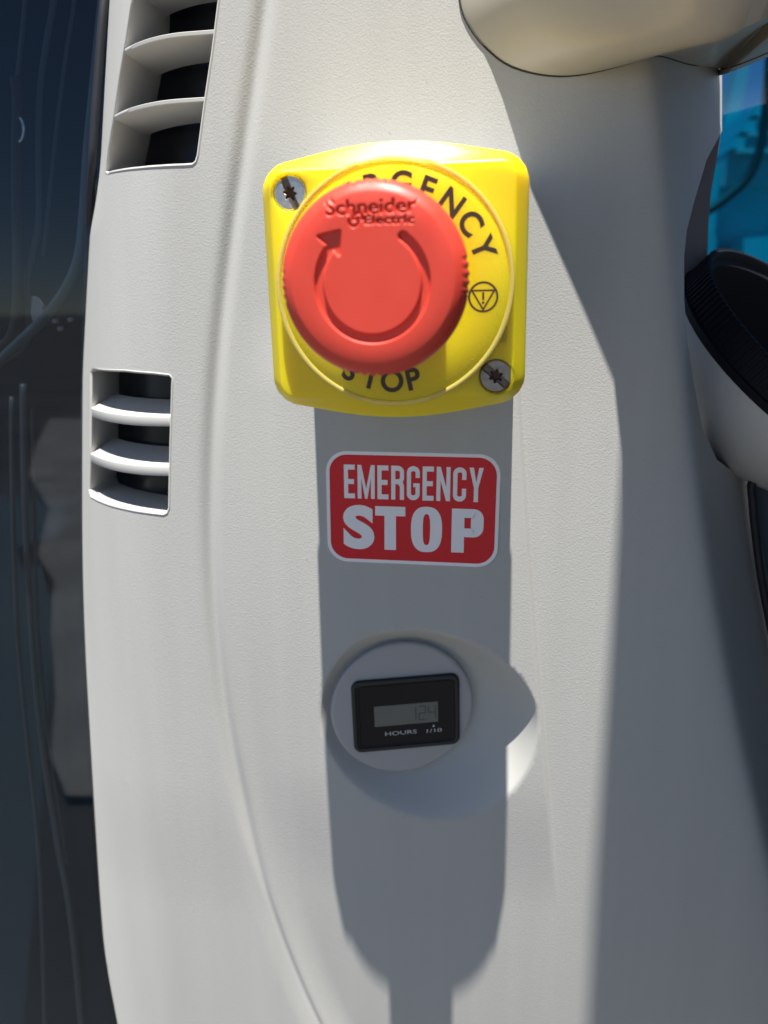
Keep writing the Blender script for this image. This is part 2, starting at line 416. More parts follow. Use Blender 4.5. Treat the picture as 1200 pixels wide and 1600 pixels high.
# orient towards -y
a, b, c = V3[fo[:, 0]], V3[fo[:, 1]], V3[fo[:, 2]]
if np.cross(b-a, c-a)[:, 1].mean() > 0: fo = fo[:, ::-1]
shell = mk('shell', V3, fo, M['shell'], cover)
shell.data.materials.append(M['recess'])
_c = vo[fo].mean(1); _rr2 = np.hypot(_c[:, 0]-DC[0], _c[:, 1]-DC[2]); _rb2 = np.interp(np.arctan2(_c[:, 1]-DC[2], _c[:, 0]-DC[0]), _ta, _tr)
shell.data.polygons.foreach_set('material_index', (_rr2 < _rb2-.3).astype(np.int32))
# edge return of the cover
def offset(L, d):
    L = np.array(L); t = np.roll(L, -1, 0)-np.roll(L, 1, 0); t /= np.linalg.norm(t, axis=1)[:, None]+1e-9
    nrm = np.stack([-t[:, 1], t[:, 0]], 1)
    area = np.sum(L[:, 0]*np.roll(L[:, 1], -1)-np.roll(L[:, 0], -1)*L[:, 1])
    if area < 0: nrm = -nrm
    return L+nrm*d
def wall(name, L, prof, mt, parent, closed=True, hf=h, smooth=True):
    """prof: (inward offset, depth behind the surface)"""
    L0 = np.array(L); y0 = hf(L0[:, 0], L0[:, 1]); rings = []
    for (o_, dy) in prof:
        Q = offset(L, o_) if closed else L0
        rings.append([(q[0], yy+dy, q[1]) for q, yy in zip(Q, y0)])
    V_, F_ = loft(rings, closed=closed)
    return mk(name, V_, F_, mt, parent, smooth=smooth, sharp=35)
M['flange'] = mat('dark_mauve_plastic', (.15, .14, .165), .5)  # darker mauve than the cover plastic, for rear flange and edge return
wall('edge_return', outer, [(0, 0), (.5, .25), (.8, 1.0), (.8, 16)], M['flange'], shell)  # edge coloured dark to shade out the sunlit rim of the cover

# ------------------------------------------------------------------ louvred vents in the cover
def vent(L, slats, depth, thick, lab, tilt=0.0):
    fr_ = thing('vent', None, None, (0, 0, 0)); fr_.parent = cover
    fr_.location = (0, 0, .24)
    fr_.location = tuple(np.array((0, 0, HZ))-np.array(cover.location))
    fr_['label'] = lab
    wall('surround', L, [(-.25, -.02), (.15, -.22), (.55, -.05), (.75, .5), (.9, depth+5)], M['smooth_grey'], fr_)
    LL = np.array(L)
    for z0 in slats:
        xs = []
        for (a, b) in zip(LL, np.roll(LL, -1, 0)):
            if (a[1] > z0) != (b[1] > z0): xs.append(a[0]+(b[0]-a[0])*(z0-a[1])/(b[1]-a[1]))
        x0, x1 = min(xs)+.5, max(xs)-.5
        X = x0+(x1-x0)*(1-np.cos(np.linspace(0, math.pi/2, 30)))
        Yh = h(X, np.full_like(X, z0))
        rings = []
        hh = thick/2
        for (dy, dz) in ((depth, -hh*.7+tilt), (.8, -hh), (.5, -hh*.92), (.35, -hh*.7), (.35, hh*.7), (.5, hh*.92), (.8, hh), (depth, hh*.7+tilt)):
            rings.append([(x, y+dy, z0+dz) for x, y in zip(X, Yh)])
        V_, F_ = loft(rings, closed=False)
        n_ = len(X)
        F_ += [tuple(i*n_ for i in range(8)), tuple(i*n_+n_-1 for i in range(8))[::-1]]
        F_ += [(7*n_+i, 7*n_+i+1, i+1, i) for i in range(n_-1)]
        mk('slat', V_, F_, M['smooth_grey'], fr_, sharp=40)
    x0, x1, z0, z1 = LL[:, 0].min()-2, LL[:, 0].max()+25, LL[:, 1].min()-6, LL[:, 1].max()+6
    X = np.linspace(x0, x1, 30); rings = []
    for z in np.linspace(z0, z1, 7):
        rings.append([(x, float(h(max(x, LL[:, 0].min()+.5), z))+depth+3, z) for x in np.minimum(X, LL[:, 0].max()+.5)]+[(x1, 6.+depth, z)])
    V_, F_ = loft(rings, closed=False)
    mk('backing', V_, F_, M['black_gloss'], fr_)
    return fr_
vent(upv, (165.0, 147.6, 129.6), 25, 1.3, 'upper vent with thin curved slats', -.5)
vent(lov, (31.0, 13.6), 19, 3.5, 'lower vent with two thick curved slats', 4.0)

# ------------------------------------------------------------------ emergency stop switch
EX, EZ = 10.4, 72.6
YF = -46.6
stop = thing('emergency_stop', 'yellow square emergency stop box with big red mushroom push button', 'emergency stop', (EX, 0, EZ))
def box_outline(hw, hh, bulge, r, n=160, bx=0.0):
    """rounded square whose top and bottom bow outwards"""
    base = rrect(2*hw, 2*hh, r, 10)
    base = dens(base, 1.0)
    k = len(base)
    idx = np.linspace(0, k, n, endpoint=False).astype(int)
    out = []
    for i in idx:
        x, z = base[i]
        out.append((x, z+np.sign(z)*bulge*max(0, math.cos(min(1, abs(x)/hw)*math.pi/2))**1.3*min(1, abs(z)/hh)))
    return out
lay = [(1.5, 32.0, 32.0, 0, 5), (-25, 32.4, 31, 2.2, 5), (-25.4, 32.0, 30.6, 2.2, 5)]
V_, F_ = loft([[(EX+p[0], y, EZ+p[1]) for p in box_outline(hw, hh, bu, r)] for (y, hw, hh, bu, r) in lay])
mk('base_box', V_, F_, M['base_grey'], stop, sharp=40)
lay = [(-25.6, 32.6, 29.2, 4.0, 5.5), (-26, 33.2, 29.6, 4.3, 6), (-41.0, 33.9, 29.9, 4.5, 6.3), (-42.0, 33.8, 29.9, 4.4, 6.2), (-42.5, 33.5, 29.8, 3.9, 6.0), (-43.6, 32.8, 29.4, 2.6, 5.5), (-44.7, 32.0, 29.0, 1.3, 4.9), (-45.7, 31.3, 28.6, .3, 4.3), (-46.15, 31.0, 28.35, .05, 3.9), (-46.45, 30.7, 28.05, 0, 3.5), (-46.57, 30.4, 27.8, 0, 3.3), (-46.6, 30.1, 27.5, 0, 3.1)]
rings = [[(EX+p[0], y, EZ+p[1]) for p in box_outline(hw, hh, bu, r)] for (y, hw, hh, bu, r) in lay]
V_, F_ = loft(rings)
SC = [at(452, 301, YF), at(775, 588, YF)]
SR = 4.35
face = [(p[0], p[2]) for p in rings[-1]]
holes = [circ(SR+.35, 40, s_[0], s_[2]) for s_ in SC]
vo2, fo2 = mesh2d(face, holes, [], .1)
b0 = len(V_)
V_ = list(V_)+[(p[0], YF, p[1]) for p in vo2]
fl = []
A_, B_, C_ = vo2[fo2[:, 0]], vo2[fo2[:, 1]], vo2[fo2[:, 2]]
for f in fo2:
    (ax, az), (bx, bz), (cx, cz) = vo2[f[0]], vo2[f[1]], vo2[f[2]]
    f = tuple(f) if (bx-ax)*(cz-az)-(bz-az)*(cx-ax) > 0 else tuple(f[::-1])
    fl.append(tuple(i+b0 for i in f))
F_ = list(F_)+fl
for s_ in SC:
    rr = [(SR+.35, YF), (SR+.12, YF+.12), (SR+.05, YF+.4), (SR+.05, YF+3)]
    rg = [[(s_[0]+r*math.cos(a), y, s_[2]+r*math.sin(a)) for a in np.linspace(0, 2*math.pi, 40, endpoint=False)] for r, y in rr]
    v2, f2 = loft(rg); k = len(V_); V_ += v2; F_ += [tuple(i+k for i in f) for f in f2]
lid = mk('lid', V_, F_, M['yellow'], stop)
bm = bmesh.new(); bm.from_mesh(lid.data); bmesh.ops.remove_doubles(bm, verts=bm.verts, dist=1e-6)
bmesh.ops.recalc_face_normals(bm, faces=bm.faces); bm.to_mesh(lid.data); bm.free(); lid.data.set_sharp_from_angle(angle=math.radians(30)); lid.data.shade_smooth() if False else None

# small moulded mark low on the lid
mkx = at(783, 522, YF)
mk('moulded_mark', [(mkx[0]+a*1.4, YF-.12, mkx[2]+b*2.0) for a, b in ((-1, -1), (1, -1), (1, 1), (-1, 1))], [(0, 1, 2, 3)], M['yellow'], stop)

def screw(P, ang, lab):
    """countersunk head with a slot and a star recess, as a relief on a polar grid"""
    nr, na = 56, 144; R_ = SR-.05
    V2 = []; F2 = []
    ca, sa = math.cos(ang), math.sin(ang)
    for i in range(nr+1):
        r = R_*i/nr
        for j in range(na):
            a = 2*math.pi*j/na; u, v = r*math.cos(a), r*math.sin(a)
            p, q = u*ca+v*sa, -u*sa+v*ca
            slot = ss(.98, .80, abs(q))
            star = ss(.12, -.12, r-(1.35+.38*math.cos(6*math.atan2(q, p)))) if r < 2.6 else 0
            y = .75*slot+1.3*star*(1-.3*slot)
            y = max(y, 1.5*ss(1.1, .8, r))
            y += .30*ss(R_-.5, R_, r)
            V2.append((P[0]+u, YF+.45+y, P[2]+v))
    for i in range(nr):
        for j in range(na):
            F2.append((i*na+j, i*na+(j+1) % na, (i+1)*na+(j+1) % na, (i+1)*na+j)[::-1])
    o = mk('screw', V2, F2, M['steel'] if 'bright' in lab else M['steel_dark'], stop, origin=tuple(P)); o['label'] = lab
    o.data.materials.append(M['dirty']); o.data.materials.append(M['slot'])
    for pl in o.data.polygons:
        yy = pl.center[1]*1000
        if yy > 1.45: pl.material_index = 1
        elif yy > .9: pl.material_index = 2
    return o
screw(SC[0], math.radians(112), 'bright screw in the upper left corner of the box')
screw(SC[1], math.radians(140), 'dark screw in the lower right corner of the box')

# legend plate and its clear ring
PC = at(614, 446, -50.4); print('screws', SC, EX, EZ); PX, PZ = PC[0], PC[2]
def lathe(name, prof, cx, cz, mt, parent, n=128, cap=False, sharp=35, mod=None):
    rg = []
    for (r, y) in prof:
        rg.append([(cx+(r+(mod(r, y, a) if mod else 0))*math.cos(a), y, cz+(r+(mod(r, y, a) if mod else 0))*math.sin(a)) for a in np.linspace(0, 2*math.pi, n, endpoint=False)])
    v, f = loft(rg, cap1=cap)
    o = mk(name, v, f, mt, parent, sharp=sharp)
    bm = bmesh.new(); bm.from_mesh(o.data); bmesh.ops.recalc_face_normals(bm, faces=bm.faces); bm.to_mesh(o.data); bm.free()
    return o
PY = -50.4
lathe('legend_plate', [(28.8, PY+3.8), (28.8, PY+.2), (28.5, PY), (20, PY), (13.5, PY)], PX, PZ, M['plate'], stop)
lathe('legend_ring', [(29.9, -46.2), (30.0, -46.8), (30.0, -50.2), (29.85, -50.55), (29.5, -50.7), (29.1, -50.68), (28.75, -50.5), (28.65, -50.3)], PX, PZ, M['ring'], stop)
rd = random.Random(4)
vv, ff = [], []
for k in range(150):
    a = 2*math.pi*k/150+rd.uniform(-.004, .004); r = 26.9+rd.uniform(-.05, .05); s_ = .10
    b0 = len(vv); c0 = (PX+r*math.cos(a), PZ+r*math.sin(a))
    for t_ in range(6): vv.append((c0[0]+s_*math.cos(t_*math.pi/3), PY-.02, c0[1]+s_*math.sin(t_*math.pi/3)))
    vv.append((c0[0], PY-.12, c0[1]))
    ff += [(b0+t_, b0+(t_+1) % 6, b0+6) for t_ in range(6)]
dt = mk('dimple_ring', vv, ff, M['ring'], stop); dt['kind'] = 'stuff'

# ---- text
def text_tris(s, weight=0.0, res=6):
    cu = bpy.data.curves.new('t', 'FONT'); cu.body = s; cu.size = 1; cu.offset = weight; cu.resolution_u = res
    o = bpy.data.objects.new('t', cu); col.objects.link(o)
    dg = bpy.context.evaluated_depsgraph_get(); me = bpy.data.meshes.new_from_object(o.evaluated_get(dg))
    me.calc_loop_triangles()
    v = np.array([tuple(x.co)[:2] for x in me.vertices]) if len(me.vertices) else np.zeros((0, 2))
    f = [tuple(t.vertices) for t in me.loop_triangles]
    bpy.data.objects.remove(o); bpy.data.curves.remove(cu); bpy.data.meshes.remove(me)
    return v, f
def fit(v, x0, x1, z0, z1):
    lo, hi = v.min(0), v.max(0); return (v-lo)/(hi-lo)*np.array([x1-x0, z1-z0])+np.array([x0, z0])
def flat(name, items, yw, mt, parent, fr=None, **kw):
    """items: list of (verts2d, tris) put on one plane a hair proud of the surface"""
    V2, F2 = [], []
    for i, (v, f) in enumerate(items):
        b0 = len(V2); V2 += [(p[0], p[1], yw+.004*(i % 5)) for p in v]
        for t in f:
            a, b, c = (v[k] for k in t)
            t = t if (b[0]-a[0])*(c[1]-a[1])-(b[1]-a[1])*(c[0]-a[0]) > 0 else t[::-1]
            F2.append(tuple(k+b0 for k in t))
    if fr is None: W = [(p[0], -p[2], p[1]) for p in V2]
    else: W = loc2w(fr, V2)
    return mk(name, W, F2, mt, parent, smooth=False, **kw)
def glyph(ch, capw, caph, weight):
    v, f = text_tris(ch, weight)
    lo, hi = v.min(0), v.max(0); sc = caph/.73
    v = v*sc; v[:, 0] -= (v[:, 0].min()+v[:, 0].max())/2; v[:, 0] *= capw
    return v, f
def rot(v, a):
    c, s_ = math.cos(a), math.sin(a); return np.stack([v[:, 0]*c-v[:, 1]*s_, v[:, 0]*s_+v[:, 1]*c], 1)
its = []
for i, ch in enumerate('EMERGENCY'):
    a = math.radians(20+(8-i)*16.0); v, f = glyph(ch, .98, 5.6, .027)
    v = v+np.array([0, 21.1]); v = rot(v, a-math.pi/2)+np.array([PX, PZ]); its.append((v, f))
for i, ch in enumerate('STOP'):
    a = math.radians(241+13.6*i); v, f = glyph(ch, .98, 5.6, .027)
    v = v+np.array([0, -26.2]); v = rot(v, a+math.pi/2)+np.array([PX, PZ]); its.append((v, f))
for it in its: flat('letter', [it], -(PY-.03), M['ink'], stop)
def ringpoly(r0, r1, c, n=48):
    a = circ(r0, n, *c); b = circ(r1, n, *c); v = np.array(a+b); f = []
    for i in range(n): j = (i+1) % n; f += [(i, j, n+j), (i, n+j, n+i)]
    return v, f
def line2(a, b, t):
    a, b = np.array(a), np.array(b); d = (b-a)/np.linalg.norm(b-a); q = np.array([-d[1], d[0]])*t/2; e = d*t*.35
    return np.array([a-q-e, b-q+e, b+q+e, a+q-e]), [(0, 1, 2), (0, 2, 3)]
def symbol(c, rt):
    L = [ringpoly(3.2, 3.7, (0, 0))]
    T = [(-2.75, 1.55), (2.75, 1.55), (0, -3.0)]
    L += [line2(T[i], T[(i+1) % 3], .42) for i in range(3)]
    L += [line2((0, .95), (0, -.55), .5), (np.array(circ(.33, 12, 0, -1.35)), [(0, i, i+1) for i in range(1, 11)])]
    return [(rot(v, rt)+np.array(c), f) for v, f in L]
c_ = at(755, 464, PY); its = symbol((c_[0], c_[2]), math.radians(0))
flat('warning_symbol', its, -(PY-.03), M['ink'], stop)

# ---- mushroom button with engraved arrow and lettering
best = min(np.arange(-100, -60, .25), key=lambda y: np.linalg.norm(at(582, 438, y)-np.array([PX, y, PZ])))
YB = float(best)
BC = at(580.5, 437, YB); BX, BZ = BC[0], BC[2]
print('button plane', YB, BC, PX, PZ)
RES = .05; NB = int(42/RES)
bmp = np.zeros((NB, NB), np.float32)
gx = (np.arange(NB)+.5)*RES-21
BXg, BZg = np.meshgrid(gx, gx)                                # rows: z, columns: x
def raster(v, f):
    for t in f:
        (ax, az), (bx, bz), (cx, cz) = v[t[0]], v[t[1]], v[t[2]]
        i0, i1 = [int((q+21)/RES) for q in (min(ax, bx, cx), max(ax, bx, cx))]
        j0, j1 = [int((q+21)/RES) for q in (min(az, bz, cz), max(az, bz, cz))]
        i0, j0 = max(i0-1, 0), max(j0-1, 0); i1, j1 = min(i1+2, NB), min(j1+2, NB)
        X, Z_ = BXg[j0:j1, i0:i1], BZg[j0:j1, i0:i1]
        d1 = (X-bx)*(az-bz)-(ax-bx)*(Z_-bz); d2 = (X-cx)*(bz-cz)-(bx-cx)*(Z_-cz); d3 = (X-ax)*(cz-az)-(cx-ax)*(Z_-az)
        ng = (d1 < 0) | (d2 < 0) | (d3 < 0); ps = (d1 > 0) | (d2 > 0) | (d3 > 0)
        bmp[j0:j1, i0:i1] = np.maximum(bmp[j0:j1, i0:i1], (~(ng & ps)).astype(np.float32))
def bpx(px, py):
    p = at(px, py, YB); return p[0]-BX, p[2]-BZ
def place(s, pa, pb, hgt, weight, desc=0):
    """text from pixel a to pixel b along its base line"""
    a, b = np.array(bpx(*pa)), np.array(bpx(*pb)); L = np.linalg.norm(b-a); d = (b-a)/L
    v, f = text_tris(s, weight); lo = v[:, 0].min(); hi = v[:, 0].max()
    v = np.stack([(v[:, 0]-lo)/(hi-lo)*L, v[:, 1]/.73*hgt], 1)
    raster(np.array([a+d*p[0]+np.array([-d[1], d[0]])*p[1] for p in v]), f)
place('Schneider', (509, 337), (650, 331), 2.95, .010)
place('Electric', (569, 350.5), (647, 349), 1.75, .008)
lc = np.array(bpx(555, 343)); 
def arcstroke(c, r, a0, a1, t, sx=1.0, n=14):
    P = [np.array([c[0]+sx*r*math.cos(math.radians(q)), c[1]+r*math.sin(math.radians(q))]) for q in np.linspace(a0, a1, n)]
    for p, q in zip(P, P[1:]): raster(*line2(p, q, t))
arcstroke(lc+np.array([.55, .2]), .95, 200, -20, .42, 1.0)
arcstroke(lc+np.array([-.35, -.35]), .95, 160, 400, .42, 1.0)
raster(*line2(lc+np.array([-.1, -.1]), lc+np.array([.9, .35]), .4))
def blur(A, s):
    k = np.exp(-(np.arange(-int(3*s), int(3*s)+1)/s)**2/2); k /= k.sum()
    A = np.apply_along_axis(lambda q: np.convolve(q, k, 'same'), 0, A); return np.apply_along_axis(lambda q: np.convolve(q, k, 'same'), 1, A)
txt = blur(bmp, 1.3)
# groove: three quarters of a ring and an arrow head
gc = np.array(bpx(581, 443)); rm = 11.2; gw = .92
rr_ = np.hypot(BXg-gc[0], BZg-gc[1]); aa_ = np.degrees(np.arctan2(BZg-gc[1], BXg-gc[0]))
sd_ = np.abs(rr_-rm)-gw
inarc = (aa_ < 54) | (aa_ > 135)
e1 = np.hypot(BXg-gc[0]-rm*math.cos(math.radians(54)), BZg-gc[1]-rm*math.sin(math.radians(54)))-gw
sd_ = np.where(inarc, sd_, 9); sd_ = np.minimum(sd_, e1)
T = [bpx(498, 370), bpx(530, 362), bpx(529, 397)]
ins = inside(T, BXg.ravel(), BZg.ravel()).reshape(BXg.shape)
dd = distpoly(T, BXg.ravel(), BZg.ravel()).reshape(BXg.shape)
sdt = np.where(ins, -dd, dd)-.35
sdg = np.minimum(sd_, sdt)
bmp2 = blur(ss(.14, -.22, sdg).astype(np.float32), 1.5)
def samp(A, x, z):
    i = np.clip((x+21)/RES-.5, 0, NB-1.01); j = np.clip((z+21)/RES-.5, 0, NB-1.01)
    i0, j0 = i.astype(int), j.astype(int); fi, fj = i-i0, j-j0
    return A[j0, i0]*(1-fi)*(1-fj)+A[j0, i0+1]*fi*(1-fj)+A[j0+1, i0]*(1-fi)*fj+A[j0+1, i0+1]*fi*fj
NA = 960
th = np.linspace(0, 2*math.pi, NA, endpoint=False)
def teeth(a):
    d = np.degrees(a) % 360
    out = np.zeros_like(d)
    for c0, hwid in ((2, 12), (92, 13), (182, 12), (264, 15)):
        q = np.abs((d-c0+180) % 360-180)
        out = np.maximum(out, ss(hwid+.6, hwid-.6, q))
    return out*(.5+.5*np.sign(np.cos(np.radians(d)*68))*np.minimum(1, np.abs(np.cos(np.radians(d)*68))*3))
tt = teeth(th)
rings = []
for r in np.linspace(0.02, 17.2, 128):
    x, z = r*np.cos(th), r*np.sin(th)
    y = .35*(1-(r/17.2)**2)*0+0.85*max(0, (r-13.5)/5.5)**2.2+.0*r
    y = y+.80*samp(bmp2, x, z)+0.55*samp(txt, x, z)
    rings.append(np.stack([BX+x, YB+y, BZ+z], 1))
rim = [(17.8, .72, 0), (18.4, 1.05, 0), (18.9, 1.5, .1), (19.35, 2.2, .3), (19.75, 2.9, .6), (19.95, 3.6, 1), (20.0, 4.4, 1), (20.0, 6.6, 1), (19.8, 7.2, 1), (19.3, 7.7, .4), (18, 8.6, 0), (16, 10.2, 0), (14.6, 12.0, 0), (13.9, 14, 0), (13.6, 17, 0)]
for (r, y, k) in rim:
    rq = r-.30*k*tt; rings.append(np.stack([BX+rq*np.cos(th), np.full(NA, YB+y), BZ+rq*np.sin(th)], 1))
V_ = np.vstack(rings); nr = len(rings)
I = np.arange(nr-1)[:, None]*NA; J = np.arange(NA)[None]; J2 = (J+1) % NA
F_ = np.stack([I+J, I+NA+J, I+NA+J2, I+J2], -1).reshape(-1, 4)[:, ::-1]
F_ = F_.tolist()+[tuple(range(NA))]
butt = mk('push_button', V_, F_, M['red'], stop)
bm = bmesh.new(); bm.from_mesh(butt.data); bmesh.ops.recalc_face_normals(bm, faces=bm.faces); bm.to_mesh(butt.data); bm.free()
lathe('button_stem', [(13.3, YB+12), (13.3, PY+3), (15.2, PY+2.6), (15.2, PY+.2)], PX, PZ, M['red'], stop)

# ------------------------------------------------------------------ sticker
sx0, sx1 = at(512, 790)[0], at(780, 790)[0]
sz1, sz0 = at(645, 706)[2], at(645, 879)[2]
scx, scz = (sx0+sx1)/2, (sz0+sz1)/2; SW, SH = sx1-sx0, sz1-sz0
ys = float(h(scx, scz))-.10
stk = thing('sticker', 'red rectangular vinyl warning sticker with white border reading EMERGENCY STOP', 'sticker', (scx, ys, scz))
SFR = frame((scx, ys, scz), (0, -1, .012))
SA = math.radians(-1.2)
u_, v_ = SFR[1]*math.cos(SA)+SFR[2]*math.sin(SA), -SFR[1]*math.sin(SA)+SFR[2]*math.cos(SA)
SFR = (SFR[0], u_, v_, SFR[3])
def slab(name, outl, w0, w1, mt, parent, fr, bev=.0, **kw):
    rg = [loc2w(fr, [(p[0], p[1], w0) for p in outl])]
    if bev: rg.append(loc2w(fr, [(p[0], p[1], w1-bev) for p in outl]))
    L = offset(outl, bev) if bev else np.array(outl)
    rg.append(loc2w(fr, [(p[0], p[1], w1) for p in L]))
    v, f = loft(rg, cap0=True, cap1=True); return mk(name, v, f, mt, parent, smooth=False, **kw)
slab('white_border', rrect(SW, SH, 7.0, 10), -.3, .13, M['sticker_white'], stk, SFR)
slab('red_field', rrect(SW-2.3, SH-2.3, 6.0, 10), .10, .145, M['sticker_red'], stk, SFR)
# condensed block capitals drawn as strokes
def strokes(ch, W, H, tx, ty):
    """rectilinear stroke letters with rounded bowls -> list of polygons"""
    P = []
    def quad(*p): P.append((np.array(p, float), [(0, 1, 2), (0, 2, 3)]))
    def bar(x0, z0, x1, z1): quad((x0, z0), (x1, z0), (x1, z1), (x0, z1))
    def bend(cx, cz, a0, a1, ro_x, ro_z, ri_x, ri_z, n=7):
        o, i_ = [], []
        for q in np.linspace(math.radians(a0), math.radians(a1), n):
            o.append((cx+ro_x*math.cos(q), cz+ro_z*math.sin(q))); i_.append((cx+ri_x*math.cos(q), cz+ri_z*math.sin(q)))
        v = np.array(o+i_); f = []
        for k in range(n-1): f += [(k, k+1, n+k+1), (k, n+k+1, n+k)]
        P.append((v, f))
    r = min(W*.5, H*.22)
    if ch == 'E':
        bar(0, 0, tx, H); bar(tx, 0, W, ty); bar(tx, H-ty, W, H); bar(tx, H/2-ty/2, W*.92, H/2+ty/2)
    elif ch == 'M':
        bar(0, 0, tx*.92, H); bar(W-tx*.92, 0, W, H)
        quad((tx*.92, H), (tx*.92, H*.62), (W/2-tx*.30, 0), (W/2, H*.30)); quad((W-tx*.92, H*.62), (W-tx*.92, H), (W/2, H*.30), (W/2+tx*.30, 0))
        quad((W/2-tx*.3, 0), (W/2+tx*.3, 0), (W/2, H*.3), (W/2, H*.3))
    elif ch == 'N':
        bar(0, 0, tx*.95, H); bar(W-tx*.95, 0, W, H); quad((tx*.95, H), (tx*.95, H*.60), (W-tx*.95, 0), (W-tx*.95, H*.40))
    elif ch == 'Y':
        quad((0, H), (tx*1.05, H), (W/2+tx*.25, H*.40), (W/2-tx/2, H*.40)); quad((W-tx*1.05, H), (W, H), (W/2+tx/2, H*.40), (W/2-tx*.25, H*.40)); bar(W/2-tx/2, 0, W/2+tx/2, H*.42)
    elif ch == 'T':
        bar(0, H-ty, W, H); bar(W/2-tx/2, 0, W/2+tx/2, H-ty)
    elif ch in 'RP':
        bar(0, 0, tx, H); lo = H*.46 if ch == 'R' else H*.36
        m = W-r
        bar(tx, H-ty, m, H); bar(tx, lo-0, m, lo+ty)
        bend(m, H-r, 0, 90, r, r, r-tx, r-ty); bend(m, lo+r, -90, 0, r, r, r-tx, r-ty)
        if H-r > lo+r: bar(W-tx, lo+r, W, H-r)
        if ch == 'R':
            bar(W-tx, 0, W, lo-r*.35); quad((W-tx, lo-r*.35), (W, lo-r*.35), (W-tx*.35, lo+ty*.6), (W-tx*1.6, lo+ty*.1))
    elif ch in 'CGO':
        for (cx, cz, a0) in ((W-r, H-r, 0), (r, H-r, 90), (r, r, 180), (W-r, r, 270)): bend(cx, cz, a0, a0+90, r, r, max(r-tx, .01), max(r-ty, .01))
        if W-2*r > .01: bar(r, H-ty, W-r, H); bar(r, 0, W-r, ty)
        bar(0, r, tx, H-r)
        if ch == 'C': bar(W-tx, H*.64, W, H-r); bar(W-tx, r, W, H*.38)
        if ch == 'G': bar(W-tx, H*.66, W, H-r); bar(W-tx, r, W, H*.50); bar(W*.50, H*.50-ty*.8, W-tx, H*.50)
        if ch == 'O': bar(W-tx, r, W, H-r)
    return P
def sxy(px, py):
    p = at_plane(px, py, SFR[0], SFR[3])-SFR[0]; return np.dot(p, SFR[1]), np.dot(p, SFR[2])
its = []
p0, p1 = sxy(538, 778), sxy(756, 731); H1 = p1[1]-p0[1]
word = 'EMERGENCY'; wd = [.80, 1.25, .80, .93, .93, .80, .98, .93, 1.0]; gap = .20
tot = sum(wd)+gap*8; sc_ = (p1[0]-p0[0])/tot; x = p0[0]
for ch, q in zip(word, wd):
    for v, f in strokes(ch, q*sc_, H1, .30*sc_, H1*.145):
        its.append((v+np.array([x, p0[1]]), f))
    x += (q+gap)*sc_
p0, p1 = sxy(537, 856), sxy(757, 796); H2 = p1[1]-p0[1]; Lw = p1[0]-p0[0]
# T and P as strokes, S and O from heavier outlines
v, f = text_tris('S', .052, 10); its.append((fit(v, p0[0], p0[0]+Lw*.225, p0[1]-.2, p1[1]+.2), f))
for v, f in strokes('T', Lw*.215, H2, Lw*.082, H2*.215): its.append((v+np.array([p0[0]+Lw*.232, p0[1]]), f))
def superring(cx, cz, rx, rz, ix, iz, e=2.6, e2=3.0, n=48):
    o = []; i_ = []
    for q in np.linspace(0, 2*math.pi, n, endpoint=False):
        c, s_ = math.cos(q), math.sin(q)
        o.append((cx+rx*np.sign(c)*abs(c)**(2/e), cz+rz*np.sign(s_)*abs(s_)**(2/e))); i_.append((cx+ix*np.sign(c)*abs(c)**(2/e2), cz+iz*np.sign(s_)*abs(s_)**(2/e2)))
    f = []
    for k in range(n): j = (k+1) % n; f += [(k, j, n+j), (k, n+j, n+k)]
    return np.array(o+i_), f
its.append(superring(p0[0]+Lw*.598, (p0[1]+p1[1])/2, Lw*.110, H2*.52, Lw*.026, H2*.355))
# P: stem and bowl
for v, f in strokes('P', Lw*.222, H2, Lw*.088, H2*.2): its.append((v+np.array([p0[0]+Lw*.775, p0[1]]), f))
flat('lettering', its, .150, M['sticker_text'], stk, SFR)

# ------------------------------------------------------------------ hour meter
DN = (math.sin(TILT), -math.cos(TILT), 0.0)
DFR = frame(DC, DN)
ml = thing('hour_meter', 'small black digital hour meter in a round grey mount below the sticker', 'hour meter', tuple(DC))
prof = [(DR-.3, -4.5), (DR, -1.0), (DR-.2, -.45), (DR-.7, -.1), (DR-1.4, .03), (DR-2.0, .06), (0.01, .06)]
rg = [loc2w(DFR, [(r*math.cos(a), r*math.sin(a), w_) for a in np.linspace(0, 2*math.pi, 128, endpoint=False)]) for r, w_ in prof]
v, f = loft(rg, cap1=True); mk('round_mount', v, f, M['disc_grey'], ml, sharp=40)
def dxy(px, py):
    p = at_plane(px, py, DFR[0]+DFR[3]*1.2, DFR[3])-DFR[0]; return np.array([np.dot(p, DFR[1]), np.dot(p, DFR[2])])
cs = [dxy(*p) for p in ((550, 1066), (719, 1053), (718, 1162), (552, 1178))]
mc = sum(cs)/4; mw_ = np.linalg.norm((cs[1]+cs[2]-cs[0]-cs[3])/2); mh = np.linalg.norm((cs[0]+cs[1]-cs[2]-cs[3])/2)
md = (cs[1]+cs[2]-cs[0]-cs[3]); ma = math.atan2(md[1], md[0]); print('meter', mc, mw_, mh, math.degrees(ma))
O_ = DFR[0]+DFR[1]*mc[0]+DFR[2]*mc[1]
MU, MV = DFR[1]*math.cos(ma)+DFR[2]*math.sin(ma), -DFR[1]*math.sin(ma)+DFR[2]*math.cos(ma)
MFR = (O_, MU, MV, DFR[3])
prof = [(0, 0), (0, 1.0), (.25, 1.35), (.6, 1.5), (1.5, 1.5), (1.75, 1.3), (1.8, 1.05)]
ol = rrect(mw_, mh, 3.2, 8)
rg = [loc2w(MFR, [(q[0], q[1], w_) for q in offset(ol, o_)]) for o_, w_ in prof]
v, f = loft(rg); mk('bezel', v, f, M['black'], ml, sharp=40)
v, f = loft([loc2w(MFR, [(q[0], q[1], 1.1) for q in offset(ol, 1.7)])], cap1=True)
